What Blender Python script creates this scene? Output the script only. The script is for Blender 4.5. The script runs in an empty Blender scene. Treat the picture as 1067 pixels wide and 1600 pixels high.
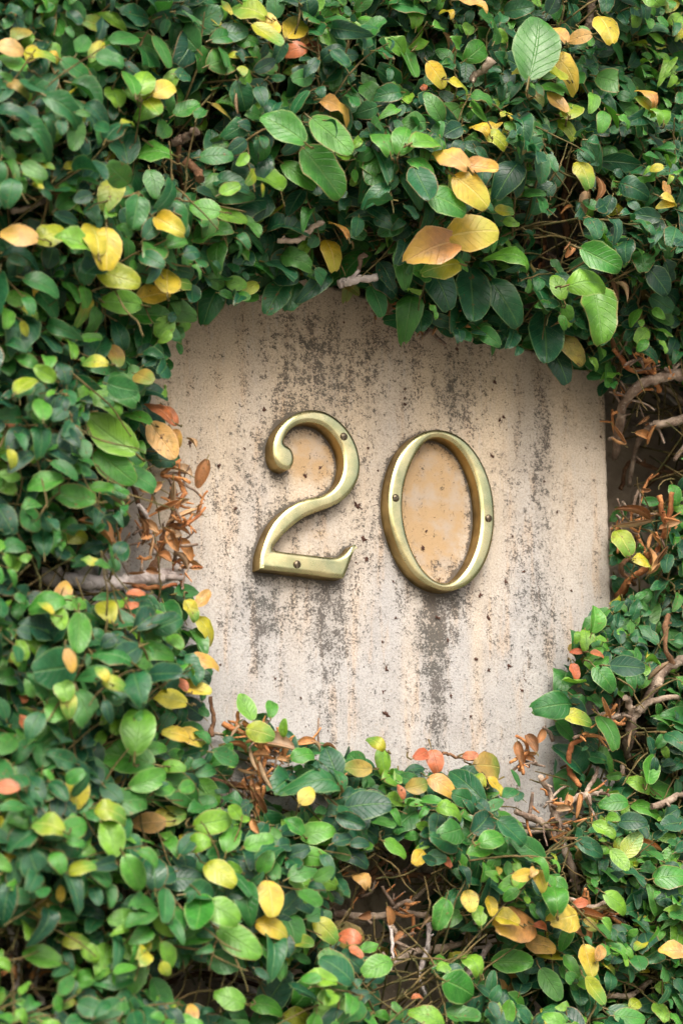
import bpy, bmesh, math, random
import numpy as np
from mathutils import Vector, Matrix

rng = np.random.default_rng(20)
random.seed(20)
S = bpy.context.scene
COL = S.collection
PI = math.pi

# ------------------------------------------------------------------ camera
PSI, THETA = math.radians(28), math.radians(14)      # looking right along the wall and up at it
FPX = 85 / 24 * 1067                                 # focal length in photograph pixels
DIST = 1.436
ORIG = np.array([0.0, 0.0, 1.85])                    # point of the plaque face in the picture's centre
Fv = np.array([math.sin(PSI) * math.cos(THETA), math.cos(PSI) * math.cos(THETA), math.sin(THETA)])
Rv = np.array([math.cos(PSI), -math.sin(PSI), 0.0])
Uv = np.cross(Rv, Fv)
CAM = ORIG - Fv * DIST
cd = bpy.data.cameras.new('camera')
cam = bpy.data.objects.new('camera', cd)
COL.objects.link(cam)
cam.matrix_world = Matrix([[Rv[0], Uv[0], -Fv[0], CAM[0]], [Rv[1], Uv[1], -Fv[1], CAM[1]],
                           [Rv[2], Uv[2], -Fv[2], CAM[2]], [0, 0, 0, 1]])
cd.sensor_fit = 'HORIZONTAL'
cd.sensor_width = 24
cd.lens = 85
cd.clip_start = 0.05
cd.clip_end = 500
cd.dof.use_dof = True
cd.dof.focus_distance = DIST + 0.005
cd.dof.aperture_fstop = 8.0
S.camera = cam

# ------------------------------------------------------------------ light
SUN_EL, SUN_AZ = math.radians(45), math.radians(196)   # high, soft, from the street side
world = bpy.data.worlds.new('World')
S.world = world
world.use_nodes = True
wn = world.node_tree.nodes
sky = wn.new('ShaderNodeTexSky')
sky.sky_type = 'NISHITA'
sky.sun_disc = False
sky.sun_elevation = SUN_EL
sky.sun_rotation = SUN_AZ
sky.air_density = 1.0
sky.dust_density = 6.0
sky.ozone_density = 0.6
wn['Background'].inputs['Strength'].default_value = 0.15
world.node_tree.links.new(sky.outputs['Color'], wn['Background'].inputs['Color'])
sl = bpy.data.lights.new('sun', 'SUN')
sun = bpy.data.objects.new('sun', sl)
COL.objects.link(sun)
sl.energy = 1.7
sl.angle = math.radians(30)
sl.color = (1.0, 0.98, 0.95)
sd_ = Vector((math.sin(SUN_AZ) * math.cos(SUN_EL), math.cos(SUN_AZ) * math.cos(SUN_EL), math.sin(SUN_EL)))
sun.rotation_euler = sd_.to_track_quat('Z', 'Y').to_euler()
sun.location = (0, -3, 5)
vs = S.view_settings
vs.view_transform = 'Standard'
vs.look = 'None'
vs.gamma = 1
vs.use_curve_mapping = False
vs.exposure = 0.84

# ------------------------------------------------------------------ geometry of the view
def project(P):
    P = np.atleast_2d(P) - CAM
    d = P @ Fv
    return np.stack([533.5 + FPX * (P @ Rv) / d, 800 - FPX * (P @ Uv) / d, d], 1)

def on_wall(px, py, y=0.0):
    """the point seen at (px, py) of the photograph that lies y metres behind the plaque's face"""
    ray = Fv + Rv * ((px - 533.5) / FPX) + Uv * ((800 - py) / FPX)
    return CAM + ray * ((y - CAM[1]) / ray[1])

def inside(P, poly):
    x, y = P[:, 0], P[:, 1]
    r = np.zeros(len(P), bool)
    q = poly
    for i in range(len(q)):
        (x1, y1), (x2, y2) = q[i - 1], q[i]
        c = ((y1 > y) != (y2 > y)) & (x < (x2 - x1) * (y - y1) / ((y2 - y1) or 1e-9) + x1)
        r ^= c
    return r

def dist_poly(P, poly):
    best = np.full(len(P), 1e9)
    for i in range(len(poly)):
        a, b = np.array(poly[i - 1], float), np.array(poly[i], float)
        ab = b - a
        t = np.clip(((P - a) @ ab) / max(ab @ ab, 1e-12), 0, 1)
        best = np.minimum(best, np.linalg.norm(P - a - t[:, None] * ab, axis=1))
    return best

# ------------------------------------------------------------------ node helpers
class NT:
    def __init__(self, name):
        self.m = bpy.data.materials.new(name)
        self.m.use_nodes = True
        self.t = self.m.node_tree
        self.t.nodes.clear()
    def n(self, typ, props=None, **ins):
        nd = self.t.nodes.new(typ)
        for k, v in (props or {}).items():
            setattr(nd, k, v)
        for k, v in ins.items():
            key = int(k[1:]) if k[0] == 'i' and k[1:].isdigit() else k.replace('_', ' ')
            s = nd.inputs[key]
            if isinstance(v, bpy.types.NodeSocket):
                self.t.links.new(v, s)
            else:
                s.default_value = v
        return nd
    def math(self, op, a, b=0.0, c=0.0, clamp=False):
        return self.n('ShaderNodeMath', {'operation': op, 'use_clamp': clamp}, i0=a, i1=b, i2=c).outputs[0]
    def mapr(self, v, a, b, c=0.0, d=1.0, smooth=True):
        return self.n('ShaderNodeMapRange', {'interpolation_type': 'SMOOTHSTEP' if smooth else 'LINEAR'},
                      Value=v, From_Min=a, From_Max=b, To_Min=c, To_Max=d).outputs[0]
    def mix(self, f, a, b, mode='MIX'):
        nd = self.t.nodes.new('ShaderNodeMix')
        nd.data_type = 'RGBA'
        nd.blend_type = mode
        for i, v in ((0, f), (6, a), (7, b)):
            if isinstance(v, bpy.types.NodeSocket):
                self.t.links.new(v, nd.inputs[i])
            else:
                nd.inputs[i].default_value = (*v, 1) if isinstance(v, tuple) and len(v) == 3 else v
        return nd.outputs[2]
    def noise(self, vec, scale, detail=3, rough=0.55):
        return self.n('ShaderNodeTexNoise', None, Vector=vec, Scale=scale, Detail=detail, Roughness=rough).outputs[0]
    def ramp(self, v, stops, interp='LINEAR'):
        nd = self.n('ShaderNodeValToRGB', None, Fac=v)
        cr = nd.color_ramp
        cr.interpolation = interp
        while len(cr.elements) < len(stops):
            cr.elements.new(0.5)
        for e, (p, c) in zip(cr.elements, stops):
            e.position = p
            e.color = (*c, 1)
        return nd.outputs[0]
    def attr(self, name, out='Fac'):
        return self.n('ShaderNodeAttribute', {'attribute_name': name}).outputs[out]
    def out(self, sh):
        o = self.t.nodes.new('ShaderNodeOutputMaterial')
        self.t.links.new(sh, o.inputs['Surface'])
        return self.m
    def bump(self, h, strength, dist=0.001):
        return self.n('ShaderNodeBump', None, Height=h, Strength=strength, Distance=dist).outputs[0]
    def obj(self):
        return self.n('ShaderNodeTexCoord').outputs['Object']

# ------------------------------------------------------------------ materials
def leaf_material(name, stops, rim, vein, rough=0.34, transl=0.22, spots=0.72, spot_col=(0.16, 0.085, 0.03), alt=None):
    t = NT(name)
    oi = t.n('ShaderNodeObjectInfo').outputs['Random']
    rnd = t.math('FRACT', t.math('ADD', t.attr('rnd'), oi))
    rnd2 = t.math('FRACT', t.math('MULTIPLY', rnd, 17.31))
    rnd3 = t.math('FRACT', t.math('MULTIPLY', rnd, 41.77))
    uv = t.n('ShaderNodeUVMap', {'uv_map': 'leaf'}).outputs[0]
    sep = t.n('ShaderNodeSeparateXYZ', None, Vector=uv)
    u, v = sep.outputs[0], t.math('ABSOLUTE', t.math('MULTIPLY_ADD', sep.outputs[1], 2.0, -1.0))
    edge = t.attr('edge')
    vec = t.n('ShaderNodeCombineXYZ', None, X=t.math('MULTIPLY', u, 1.6), Y=sep.outputs[1], Z=t.math('MULTIPLY', rnd, 60.0)).outputs[0]
    base = t.ramp(rnd, stops)
    n1 = t.noise(vec, 2.2, 4, 0.6)
    base = t.mix(1.0, base, t.ramp(n1, [(0.25, (0.55, 0.62, 0.60)), (0.75, (1.5, 1.36, 1.15))]), 'MULTIPLY')
    if alt:   # leaves turning another colour from one end
        f = t.math('MULTIPLY', t.mapr(t.math('ADD', u, t.math('MULTIPLY_ADD', n1, 0.7, -0.35)), 0.35, 0.85), t.mapr(rnd3, 0.25, 0.35))
        base = t.mix(f, base, alt)
    # veins
    vv = t.math('MULTIPLY', t.math('SUBTRACT', u, t.math('MULTIPLY', v, 0.28)), 7.0)
    lat = t.math('ABSOLUTE', t.math('SUBTRACT', t.math('FRACT', vv), 0.5))
    latm = t.mapr(lat, 0.0, 0.09, 1.0, 0.0)
    mid = t.mapr(v, 0.025, 0.085, 1.0, 0.0)
    base = t.mix(t.math('MULTIPLY', latm, 0.22), base, vein)
    base = t.mix(t.math('MULTIPLY', mid, 0.55), base, vein)
    # brown blotches and blemishes on some leaves
    n2 = t.noise(vec, 5.5, 3, 0.6)
    sp = t.math('MULTIPLY', t.mapr(n2, 0.62, 0.68), t.mapr(rnd2, spots, spots + 0.02))
    base = t.mix(sp, base, spot_col)
    n3 = t.noise(vec, 30.0, 2, 0.6)
    base = t.mix(t.math('MULTIPLY', t.mapr(n3, 0.6, 0.7), 0.4), base, rim)
    # pale or scorched margin
    rimc = t.mix(t.mapr(rnd3, 0.72, 0.78), rim, (0.30, 0.17, 0.075))
    base = t.mix(t.math('MULTIPLY', t.mapr(t.math('ADD', edge, t.math('MULTIPLY_ADD', n2, 0.16, -0.08)), 0.86, 0.97), 0.6), base, rimc)
    # stalk
    base = t.mix(t.mapr(u, -0.02, 0.0, 1.0, 0.0), base, (0.2, 0.16, 0.05))
    h = t.math('SUBTRACT', t.math('MULTIPLY', n3, 0.25), t.math('ADD', t.math('MULTIPLY', latm, 0.5), mid))
    h = t.math('ADD', h, t.math('MULTIPLY', n1, 1.2))
    nrm = t.bump(h, 0.6, 0.0006)
    ro = t.math('ADD', t.math('MULTIPLY_ADD', n2, 0.4, rough - 0.2), t.math('MULTIPLY', rnd2, 0.12))
    p = t.n('ShaderNodeBsdfPrincipled', None, Base_Color=base, Roughness=ro, Normal=nrm, Specular_IOR_Level=0.5)
    tr = t.n('ShaderNodeBsdfTranslucent', None, Color=t.mix(1.0, base, (1.35, 1.4, 0.8), 'MULTIPLY'), Normal=nrm)
    m = t.n('ShaderNodeMixShader', None, i0=transl, i1=p.outputs[0], i2=tr.outputs[0])
    return t.out(m.outputs[0])

LEAF = {
    'green': leaf_material('fig_leaf_green', [(0, (0.007, 0.054, 0.035)), (0.3, (0.010, 0.085, 0.042)), (0.6, (0.017, 0.122, 0.040)), (0.85, (0.032, 0.165, 0.032)), (1, (0.056, 0.185, 0.030))],
                           (0.16, 0.26, 0.09), (0.11, 0.24, 0.07)),
    'light': leaf_material('fig_leaf_fresh', [(0, (0.032, 0.19, 0.024)), (0.5, (0.075, 0.27, 0.03)), (1, (0.16, 0.34, 0.03))],
                           (0.30, 0.42, 0.14), (0.16, 0.34, 0.08), spots=0.85),
    'lime': leaf_material('fig_leaf_lime', [(0, (0.22, 0.32, 0.02)), (0.5, (0.34, 0.37, 0.022)), (1, (0.43, 0.39, 0.03))],
                          (0.55, 0.5, 0.16), (0.5, 0.52, 0.15), spots=0.75, alt=(0.12, 0.28, 0.04)),
    'yellow': leaf_material('fig_leaf_yellow', [(0, (0.46, 0.39, 0.025)), (0.5, (0.53, 0.37, 0.035)), (1, (0.52, 0.43, 0.08))],
                            (0.72, 0.5, 0.16), (0.74, 0.6, 0.2), spots=0.8, alt=(0.5, 0.47, 0.06), transl=0.25),
    'orange': leaf_material('fig_leaf_orange', [(0, (0.50, 0.28, 0.09)), (0.5, (0.52, 0.35, 0.13)), (1, (0.46, 0.20, 0.07))],
                            (0.7, 0.42, 0.2), (0.72, 0.45, 0.2), spots=0.85, alt=(0.66, 0.42, 0.08), transl=0.25),
    'red': leaf_material('fig_leaf_bronze', [(0, (0.42, 0.105, 0.05)), (0.5, (0.48, 0.16, 0.08)), (1, (0.38, 0.13, 0.05))],
                         (0.55, 0.25, 0.13), (0.55, 0.24, 0.13), transl=0.2),
    'olive': leaf_material('fig_leaf_olive', [(0, (0.22, 0.20, 0.035)), (0.5, (0.30, 0.23, 0.05)), (1, (0.34, 0.19, 0.06))],
                           (0.42, 0.3, 0.12), (0.4, 0.34, 0.1), alt=(0.16, 0.22, 0.04)),
    'dry': leaf_material('fig_leaf_dry', [(0, (0.17, 0.08, 0.035)), (0.3, (0.34, 0.16, 0.065)), (0.6, (0.46, 0.24, 0.10)), (0.8, (0.40, 0.29, 0.19)), (1, (0.30, 0.22, 0.16))],
                         (0.5, 0.3, 0.15), (0.34, 0.17, 0.08), rough=0.6, transl=0.1),
}
KINDS = list(LEAF)

def bark_material(name, dark, lite, moss):
    t = NT(name)
    o = t.obj()
    n1 = t.noise(o, 90, 5, 0.65)
    n2 = t.noise(o, 420, 4, 0.7)
    oi = t.n('ShaderNodeObjectInfo').outputs['Random']
    c = t.mix(t.mapr(t.math('ADD', n1, t.math('MULTIPLY_ADD', oi, 0.2, -0.1)), 0.35, 0.68), dark, lite)
    c = t.mix(t.math('MULTIPLY', t.mapr(n2, 0.55, 0.7), 0.5), c, moss)
    ring = t.n('ShaderNodeTexWave', {'wave_type': 'BANDS', 'bands_direction': 'DIAGONAL'}, Vector=o, Scale=120.0, Distortion=9.0, Detail=3.0).outputs[1]
    h = t.math('ADD', t.math('ADD', n1, t.math('MULTIPLY', n2, 0.6)), t.math('MULTIPLY', ring, 0.35))
    p = t.n('ShaderNodeBsdfPrincipled', None, Base_Color=c, Roughness=0.85, Normal=t.bump(h, 0.8, 0.0012), Specular_IOR_Level=0.25)
    return t.out(p.outputs[0])

BARK = bark_material('grey_bark', (0.16, 0.11, 0.08), (0.44, 0.35, 0.27), (0.52, 0.47, 0.42))
BARK_BROWN = bark_material('brown_bark', (0.085, 0.042, 0.022), (0.26, 0.14, 0.075), (0.34, 0.24, 0.16))
BARK_PALE = bark_material('pale_bark', (0.26, 0.21, 0.19), (0.60, 0.54, 0.51), (0.58, 0.53, 0.5))
GREEN_STEM = bark_material('young_stem', (0.07, 0.075, 0.025), (0.17, 0.12, 0.05), (0.2, 0.14, 0.07))
BARK_RUST = bark_material('rusty_bark', (0.26, 0.09, 0.035), (0.52, 0.24, 0.09), (0.4, 0.26, 0.15))

def plaque_material():
    t = NT('stained_limestone')
    o = t.obj()
    dirt, peach, warm = t.attr('dirt'), t.attr('peach'), t.attr('warm')
    st = t.n('ShaderNodeMapping', None, Vector=o, Scale=(1.0, 1.0, 0.16)).outputs[0]
    nb = t.noise(o, 28, 5, 0.6)
    nm = t.noise(o, 130, 5, 0.7)
    nf = t.noise(o, 620, 4, 0.75)
    nff = t.noise(o, 1500, 2, 0.6)
    ns = t.noise(st, 110, 4, 0.6)
    ns2 = t.noise(st, 260, 4, 0.65)
    c = t.mix(warm, (0.38, 0.375, 0.365), (0.56, 0.465, 0.34))  # tan-to-cream stone; colour lightened above, darkened below against the overhang's shade
    c = t.mix(1.0, c, t.ramp(nb, [(0.3, (0.86, 0.84, 0.82)), (0.7, (1.1, 1.1, 1.1))]), 'MULTIPLY')
    c = t.mix(t.math('MULTIPLY', t.mapr(ns, 0.5, 0.72), 0.45), c, (0.52, 0.37, 0.235))
    c = t.mix(t.math('MULTIPLY', t.mapr(ns2, 0.52, 0.7), 0.35), c, (0.46, 0.44, 0.41))
    # lighter gritty grain
    ng = t.noise(o, 850, 3, 0.8)
    c = t.mix(1.0, c, t.ramp(ng, [(0.3, (0.68, 0.66, 0.64)), (0.5, (1.0, 1.0, 1.0)), (0.7, (1.16, 1.16, 1.16))]), 'MULTIPLY')
    c = t.mix(t.math('MULTIPLY', t.mapr(t.noise(o, 480, 3, 0.7), 0.58, 0.7), 0.5), c, (0.30, 0.25, 0.20))
    # clean stone inside the numerals
    pc = t.mix(t.mapr(t.noise(o, 55, 4, 0.6), 0.45, 0.66), (0.415, 0.29, 0.16), (0.40, 0.325, 0.245))
    c = t.mix(t.mapr(t.math('ADD', peach, t.math('MULTIPLY_ADD', nm, 0.9, -0.45)), 0.25, 0.75), c, pc)
    # algae and soot: density painted by the growth itself, broken up into grains
    g = t.math('ADD', t.math('MULTIPLY_ADD', nm, 1.4, -0.7), t.math('MULTIPLY_ADD', nf, 1.9, -0.95))
    g = t.math('ADD', g, t.math('MULTIPLY_ADD', nff, 0.7, -0.35))
    g = t.math('ADD', g, t.math('MULTIPLY_ADD', ns, 0.9, -0.45))
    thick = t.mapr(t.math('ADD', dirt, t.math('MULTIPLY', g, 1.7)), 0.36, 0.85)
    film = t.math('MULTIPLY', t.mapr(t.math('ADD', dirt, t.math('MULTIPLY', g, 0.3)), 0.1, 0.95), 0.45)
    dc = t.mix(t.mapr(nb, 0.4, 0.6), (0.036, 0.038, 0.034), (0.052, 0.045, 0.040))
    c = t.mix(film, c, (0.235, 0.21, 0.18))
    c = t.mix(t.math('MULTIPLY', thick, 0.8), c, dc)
    # pores and pin-head specks
    pore = t.n('ShaderNodeTexVoronoi', None, Vector=o, Scale=210.0, Randomness=1.0)
    pm = t.math('MULTIPLY', t.mapr(pore.outputs['Distance'], 0.06, 0.16, 1.0, 0.0), t.mapr(nm, 0.5, 0.62))
    c = t.mix(t.math('MULTIPLY', pm, 0.6), c, (0.10, 0.07, 0.05))
    h = t.math('ADD', t.math('MULTIPLY', nf, 0.6), t.math('ADD', t.math('MULTIPLY', nff, 0.4), t.math('MULTIPLY', nm, 0.8)))
    h = t.math('SUBTRACT', h, t.math('MULTIPLY', pm, 0.8))
    h = t.math('ADD', h, t.math('MULTIPLY', thick, 0.35))
    p = t.n('ShaderNodeBsdfPrincipled', None, Base_Color=c, Roughness=0.88, Normal=t.bump(h, 0.55, 0.0012), Specular_IOR_Level=0.3)
    return t.out(p.outputs[0])

def wall_material():
    t = NT('old_render')
    o = t.obj()
    nb, nm, nf = t.noise(o, 9, 5, 0.6), t.noise(o, 70, 5, 0.65), t.noise(o, 500, 3, 0.6)
    c = t.mix(nb, (0.38, 0.305, 0.23), (0.52, 0.43, 0.335))
    c = t.mix(t.math('MULTIPLY', t.mapr(nm, 0.5, 0.68), 0.7), c, (0.10, 0.085, 0.07))
    h = t.math('ADD', nm, t.math('MULTIPLY', nf, 0.5))
    p = t.n('ShaderNodeBsdfPrincipled', None, Base_Color=c, Roughness=0.92, Normal=t.bump(h, 0.7, 0.003), Specular_IOR_Level=0.2)
    return t.out(p.outputs[0])

def ground_material():
    t = NT('grey_paving')
    o = t.obj()
    nb, nf = t.noise(o, 1.5, 5, 0.6), t.noise(o, 90, 4, 0.7)
    c = t.mix(nb, (0.17, 0.155, 0.135), (0.27, 0.25, 0.22))
    c = t.mix(t.math('MULTIPLY', t.mapr(nf, 0.5, 0.7), 0.5), c, (0.12, 0.11, 0.1))
    p = t.n('ShaderNodeBsdfPrincipled', None, Base_Color=c, Roughness=0.9, Normal=t.bump(nf, 0.4, 0.003))
    return t.out(p.outputs[0])

def brass_material():
    t = NT('weathered_brass')
    o = t.obj()
    n1, n2, n3 = t.noise(o, 55, 4, 0.6), t.noise(o, 260, 4, 0.65), t.noise(o, 1100, 2, 0.6)
    st = t.n('ShaderNodeMapping', None, Vector=o, Scale=(1.0, 0.35, 1.0)).outputs[0]
    n4 = t.noise(st, 330, 3, 0.6)
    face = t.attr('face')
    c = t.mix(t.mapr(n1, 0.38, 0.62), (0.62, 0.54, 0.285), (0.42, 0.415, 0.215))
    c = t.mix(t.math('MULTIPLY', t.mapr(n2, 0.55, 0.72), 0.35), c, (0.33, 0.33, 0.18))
    side = t.mix(t.mapr(n1, 0.4, 0.62), (0.42, 0.30, 0.12), (0.30, 0.21, 0.085))  # darker brown sides: ground and ivy reflections put into the colour, plus tarnish
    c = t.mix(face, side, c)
    ro = t.math('ADD', t.math('MULTIPLY_ADD', n2, 0.22, 0.18), t.math('MULTIPLY', t.math('SUBTRACT', 1.0, face), 0.12))
    h = t.math('ADD', t.math('MULTIPLY', t.noise(o, 48, 1, 0.4), 2.6), t.math('MULTIPLY', n4, 0.10))
    p = t.n('ShaderNodeBsdfPrincipled', None, Base_Color=c, Metallic=1.0, Roughness=ro, Normal=t.bump(h, 0.35, 0.0012))
    return t.out(p.outputs[0])

def screw_material():
    t = NT('dark_bronze')
    o = t.obj()
    n = t.noise(o, 900, 4, 0.6)
    c = t.mix(n, (0.07, 0.055, 0.04), (0.20, 0.165, 0.11))
    p = t.n('ShaderNodeBsdfPrincipled', None, Base_Color=c, Metallic=0.85, Roughness=0.42, Normal=t.bump(n, 0.3, 0.0004))
    return t.out(p.outputs[0])

def crumb_material():
    t = NT('dead_rootlet')
    n = t.noise(t.obj(), 600, 3, 0.6)
    c = t.mix(n, (0.035, 0.016, 0.012), (0.12, 0.055, 0.035))
    p = t.n('ShaderNodeBsdfPrincipled', None, Base_Color=c, Roughness=0.8)
    return t.out(p.outputs[0])

M_PLAQUE, M_WALL, M_GROUND = plaque_material(), wall_material(), ground_material()
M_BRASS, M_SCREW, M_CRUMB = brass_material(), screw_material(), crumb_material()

# ------------------------------------------------------------------ object helpers
def link(name, me, parent=None, mat=None):
    o = bpy.data.objects.new(name, me)
    COL.objects.link(o)
    if parent:
        o.parent = parent
    if mat:
        me.materials.append(mat)
    return o

def empty(name, loc):
    o = bpy.data.objects.new(name, None)
    o.empty_display_size = 0.05
    o.location = loc
    COL.objects.link(o)
    return o

def tag(o, label=None, category=None, group=None, kind=None):
    for k, v in (('label', label), ('category', category), ('group', group), ('kind', kind)):
        if v:
            o[k] = v
    return o

def np_mesh(name, V, Q, smooth=True):
    me = bpy.data.meshes.new(name)
    V = np.asarray(V, np.float32)
    Q = np.asarray(Q, np.int32)
    k = Q.shape[1]
    me.vertices.add(len(V))
    me.vertices.foreach_set('co', V.ravel())
    me.loops.add(Q.size)
    me.loops.foreach_set('vertex_index', Q.ravel())
    me.polygons.add(len(Q))
    me.polygons.foreach_set('loop_start', np.arange(0, Q.size, k, dtype=np.int32))
    me.polygons.foreach_set('use_smooth', np.full(len(Q), smooth))
    me.update(calc_edges=True)
    return me

def box_mesh(name, lo, hi):
    bm = bmesh.new()
    bmesh.ops.create_cube(bm, size=1)
    for v in bm.verts:
        for i in range(3):
            v.co[i] = lo[i] if v.co[i] < 0 else hi[i]
    me = bpy.data.meshes.new(name)
    bm.to_mesh(me)
    bm.free()
    return me

# ------------------------------------------------------------------ ground and wall
bm = bmesh.new()
bmesh.ops.create_grid(bm, x_segments=4, y_segments=4, size=60)
me = bpy.data.meshes.new('ground')
bm.to_mesh(me)
bm.free()
tag(link('ground', me, mat=M_GROUND), kind='structure')

WALL_Y = 0.055
wall = link('garden_wall', box_mesh('garden_wall', (-4, WALL_Y, -0.1), (4, WALL_Y + 0.3, 2.75)), mat=M_WALL)
tag(wall, 'old beige rendered garden wall almost hidden under the creeping fig', 'wall')

# ------------------------------------------------------------------ numerals: outlines traced on their front plane
DEPTH, BEV = 0.0107, 0.0024
TWO = [(360,556),(330,550),(300,535),(275,508),(257,475),(246,430),(243,360),(250,315),(268,262),(300,205),(340,158),(390,115),(445,84),(510,64),(570,57),(630,62),(690,79),(760,120),(830,180),
       (890,255),(935,340),(962,430),(972,520),(960,610),(930,685),(880,757),(810,820),(730,862),(640,893),(560,925),(480,968),(400,1030),(335,1092),(285,1148),(252,1195),(243,1228),
       (340,1243),(500,1262),(650,1280),(750,1288),(805,1279),(850,1255),(880,1222),(905,1190),(936,1180),
       (933,1205),(900,1290),(870,1370),(842,1440),(828,1460),(700,1452),(550,1430),(400,1412),(250,1395),(133,1384),
       (136,1300),(150,1230),(180,1140),(225,1040),(290,950),(365,882),(450,828),(540,795),(640,775),(712,745),(767,700),(806,640),(829,560),(832,470),(815,385),(778,308),(725,240),(665,192),(605,168),
       (540,160),(475,170),(425,193),(376,235),(345,285),(334,325),(350,352),(388,376),(413,420),(418,480),(402,530),(382,550)]
TWO = [(380 + x / 5.335, 630 + y / 5.335) for x, y in TWO]
SHARP2 = {35, 44, 49, 54}
ZO = [(128,700),(136,590),(158,460),(203,330),(275,215),(375,130),(500,98),(620,115),(725,172),(820,268),(900,405),(955,560),(982,740),(975,950),(930,1120),(858,1258),(760,1350),(660,1393),
      (560,1393),(430,1350),(320,1255),(228,1115),(165,930),(134,800)]
ZI = [(243,690),(250,590),(272,490),(306,385),(360,280),(420,203),(480,165),(550,162),(640,200),(722,280),(790,400),(842,550),(868,720),(869,880),(845,1020),(800,1150),(730,1260),(650,1325),
      (570,1343),(480,1305),(398,1220),(328,1098),(273,955),(246,810)]
ZO = [(580 + x / 5.081, 650 + y / 5.081) for x, y in ZO]
ZI = [(580 + x / 5.081, 650 + y / 5.081) for x, y in ZI]

def to_plane(pts):
    return np.array([on_wall(x, y, -(DEPTH - 0.0014)) for x, y in pts])[:, [0, 2]]

def smooth_closed(P, sharp=(), sub=6, relax=0):
    P = np.array(P, float)
    n = len(P)
    for _ in range(relax):
        P = 0.25 * np.roll(P, 1, 0) + 0.5 * P + 0.25 * np.roll(P, -1, 0)
    out = []
    for i in range(n):
        p0, p1, p2, p3 = P[i - 1], P[i], P[(i + 1) % n], P[(i + 2) % n]
        if i in sharp:
            p0 = p1
        if (i + 1) % n in sharp:
            p3 = p2
        for k in range(sub):
            t = k / sub
            out.append(0.5 * ((2 * p1) + (-p0 + p2) * t + (2 * p0 - 5 * p1 + 4 * p2 - p3) * t * t + (-p0 + 3 * p1 - 3 * p2 + p3) * t ** 3))
    return np.array(out)

OUT2 = smooth_closed(to_plane(TWO), SHARP2, 5)
OUT0, IN0 = smooth_closed(to_plane(ZO), sub=8, relax=1), smooth_closed(to_plane(ZI), sub=8, relax=1)

def numeral_mesh(name, loops, cx, cz):
    cu = bpy.data.curves.new(name, 'CURVE')
    cu.dimensions = '2D'
    cu.fill_mode = 'BOTH'
    cu.extrude = DEPTH / 2
    cu.bevel_depth = BEV
    cu.bevel_resolution = 9
    cu.offset = -BEV
    for L in loops:
        sp = cu.splines.new('POLY')
        sp.points.add(len(L) - 1)
        for p, (x, z) in zip(sp.points, L):
            p.co = (x - cx, z - cz, 0, 1)
        sp.use_cyclic_u = True
    o = bpy.data.objects.new(name, cu)
    COL.objects.link(o)
    dg = bpy.context.evaluated_depsgraph_get()
    me = bpy.data.meshes.new_from_object(o.evaluated_get(dg))
    bpy.data.objects.remove(o)
    bm = bmesh.new()
    bm.from_mesh(me)
    bmesh.ops.remove_doubles(bm, verts=bm.verts, dist=1e-5)
    top = max(v.co.z for v in bm.verts)
    # local x, y, z  ->  world x, z, -y ; front of the numeral DEPTH in front of the stone
    for v in bm.verts:
        x, y, z = v.co
        h = z - top + DEPTH
        if h > DEPTH - BEV * 1.001:                     # crowned face that meets the sides in a crisp arris
            q = 1 - math.sqrt(max(0, 1 - min(1, (h - DEPTH + BEV) / BEV) ** 2))
            h = DEPTH - 0.0012 * (1 - q) ** 1.7 - 0.00035 * math.exp(-q / 0.015)
        v.co = (x, -h, y)
    bmesh.ops.recalc_face_normals(bm, faces=bm.faces)
    for f in bm.faces:
        f.smooth = True
    bm.to_mesh(me)
    bm.free()
    me.set_sharp_from_angle(angle=math.radians(40))
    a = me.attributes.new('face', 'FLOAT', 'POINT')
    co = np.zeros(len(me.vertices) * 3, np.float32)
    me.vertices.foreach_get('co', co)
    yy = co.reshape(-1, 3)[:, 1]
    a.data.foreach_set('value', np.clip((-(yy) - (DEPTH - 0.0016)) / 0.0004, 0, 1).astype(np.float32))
    me.name = name
    return me

def screw_mesh():
    R, H, s, nseg = 0.0024, 0.0015, 0.0006, 28
    bm = bmesh.new()
    for sg in (-1, 1):
        b2 = bmesh.new()
        bmesh.ops.create_uvsphere(b2, u_segments=nseg, v_segments=16, radius=1)
        bmesh.ops.bisect_plane(b2, geom=b2.verts[:] + b2.edges[:] + b2.faces[:], plane_co=(0, 0, 0), plane_no=(0, 0, -1), clear_outer=True)
        for v in b2.verts:
            v.co = (v.co.x * R, v.co.y * R, v.co.z * H)
        r = bmesh.ops.bisect_plane(b2, geom=b2.verts[:] + b2.edges[:] + b2.faces[:], plane_co=(sg * s, 0, 0), plane_no=(-sg, 0, 0), clear_outer=True)
        bmesh.ops.holes_fill(b2, edges=[e for e in b2.edges if e.is_boundary], sides=0)
        tmp = bpy.data.meshes.new('tmp')
        b2.to_mesh(tmp)
        b2.free()
        bm.from_mesh(tmp)
        bpy.data.meshes.remove(tmp)
    bmesh.ops.create_cone(bm, cap_ends=True, segments=nseg, radius1=R, radius2=R * 0.97, depth=0.0012, matrix=Matrix.Translation((0, 0, -0.0002)))
    me = bpy.data.meshes.new('screw')
    bm.to_mesh(me)
    bm.free()
    for p in me.polygons:
        p.use_smooth = True
    me.set_sharp_from_angle(angle=math.radians(40))
    me.materials.append(M_SCREW)
    return me

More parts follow.
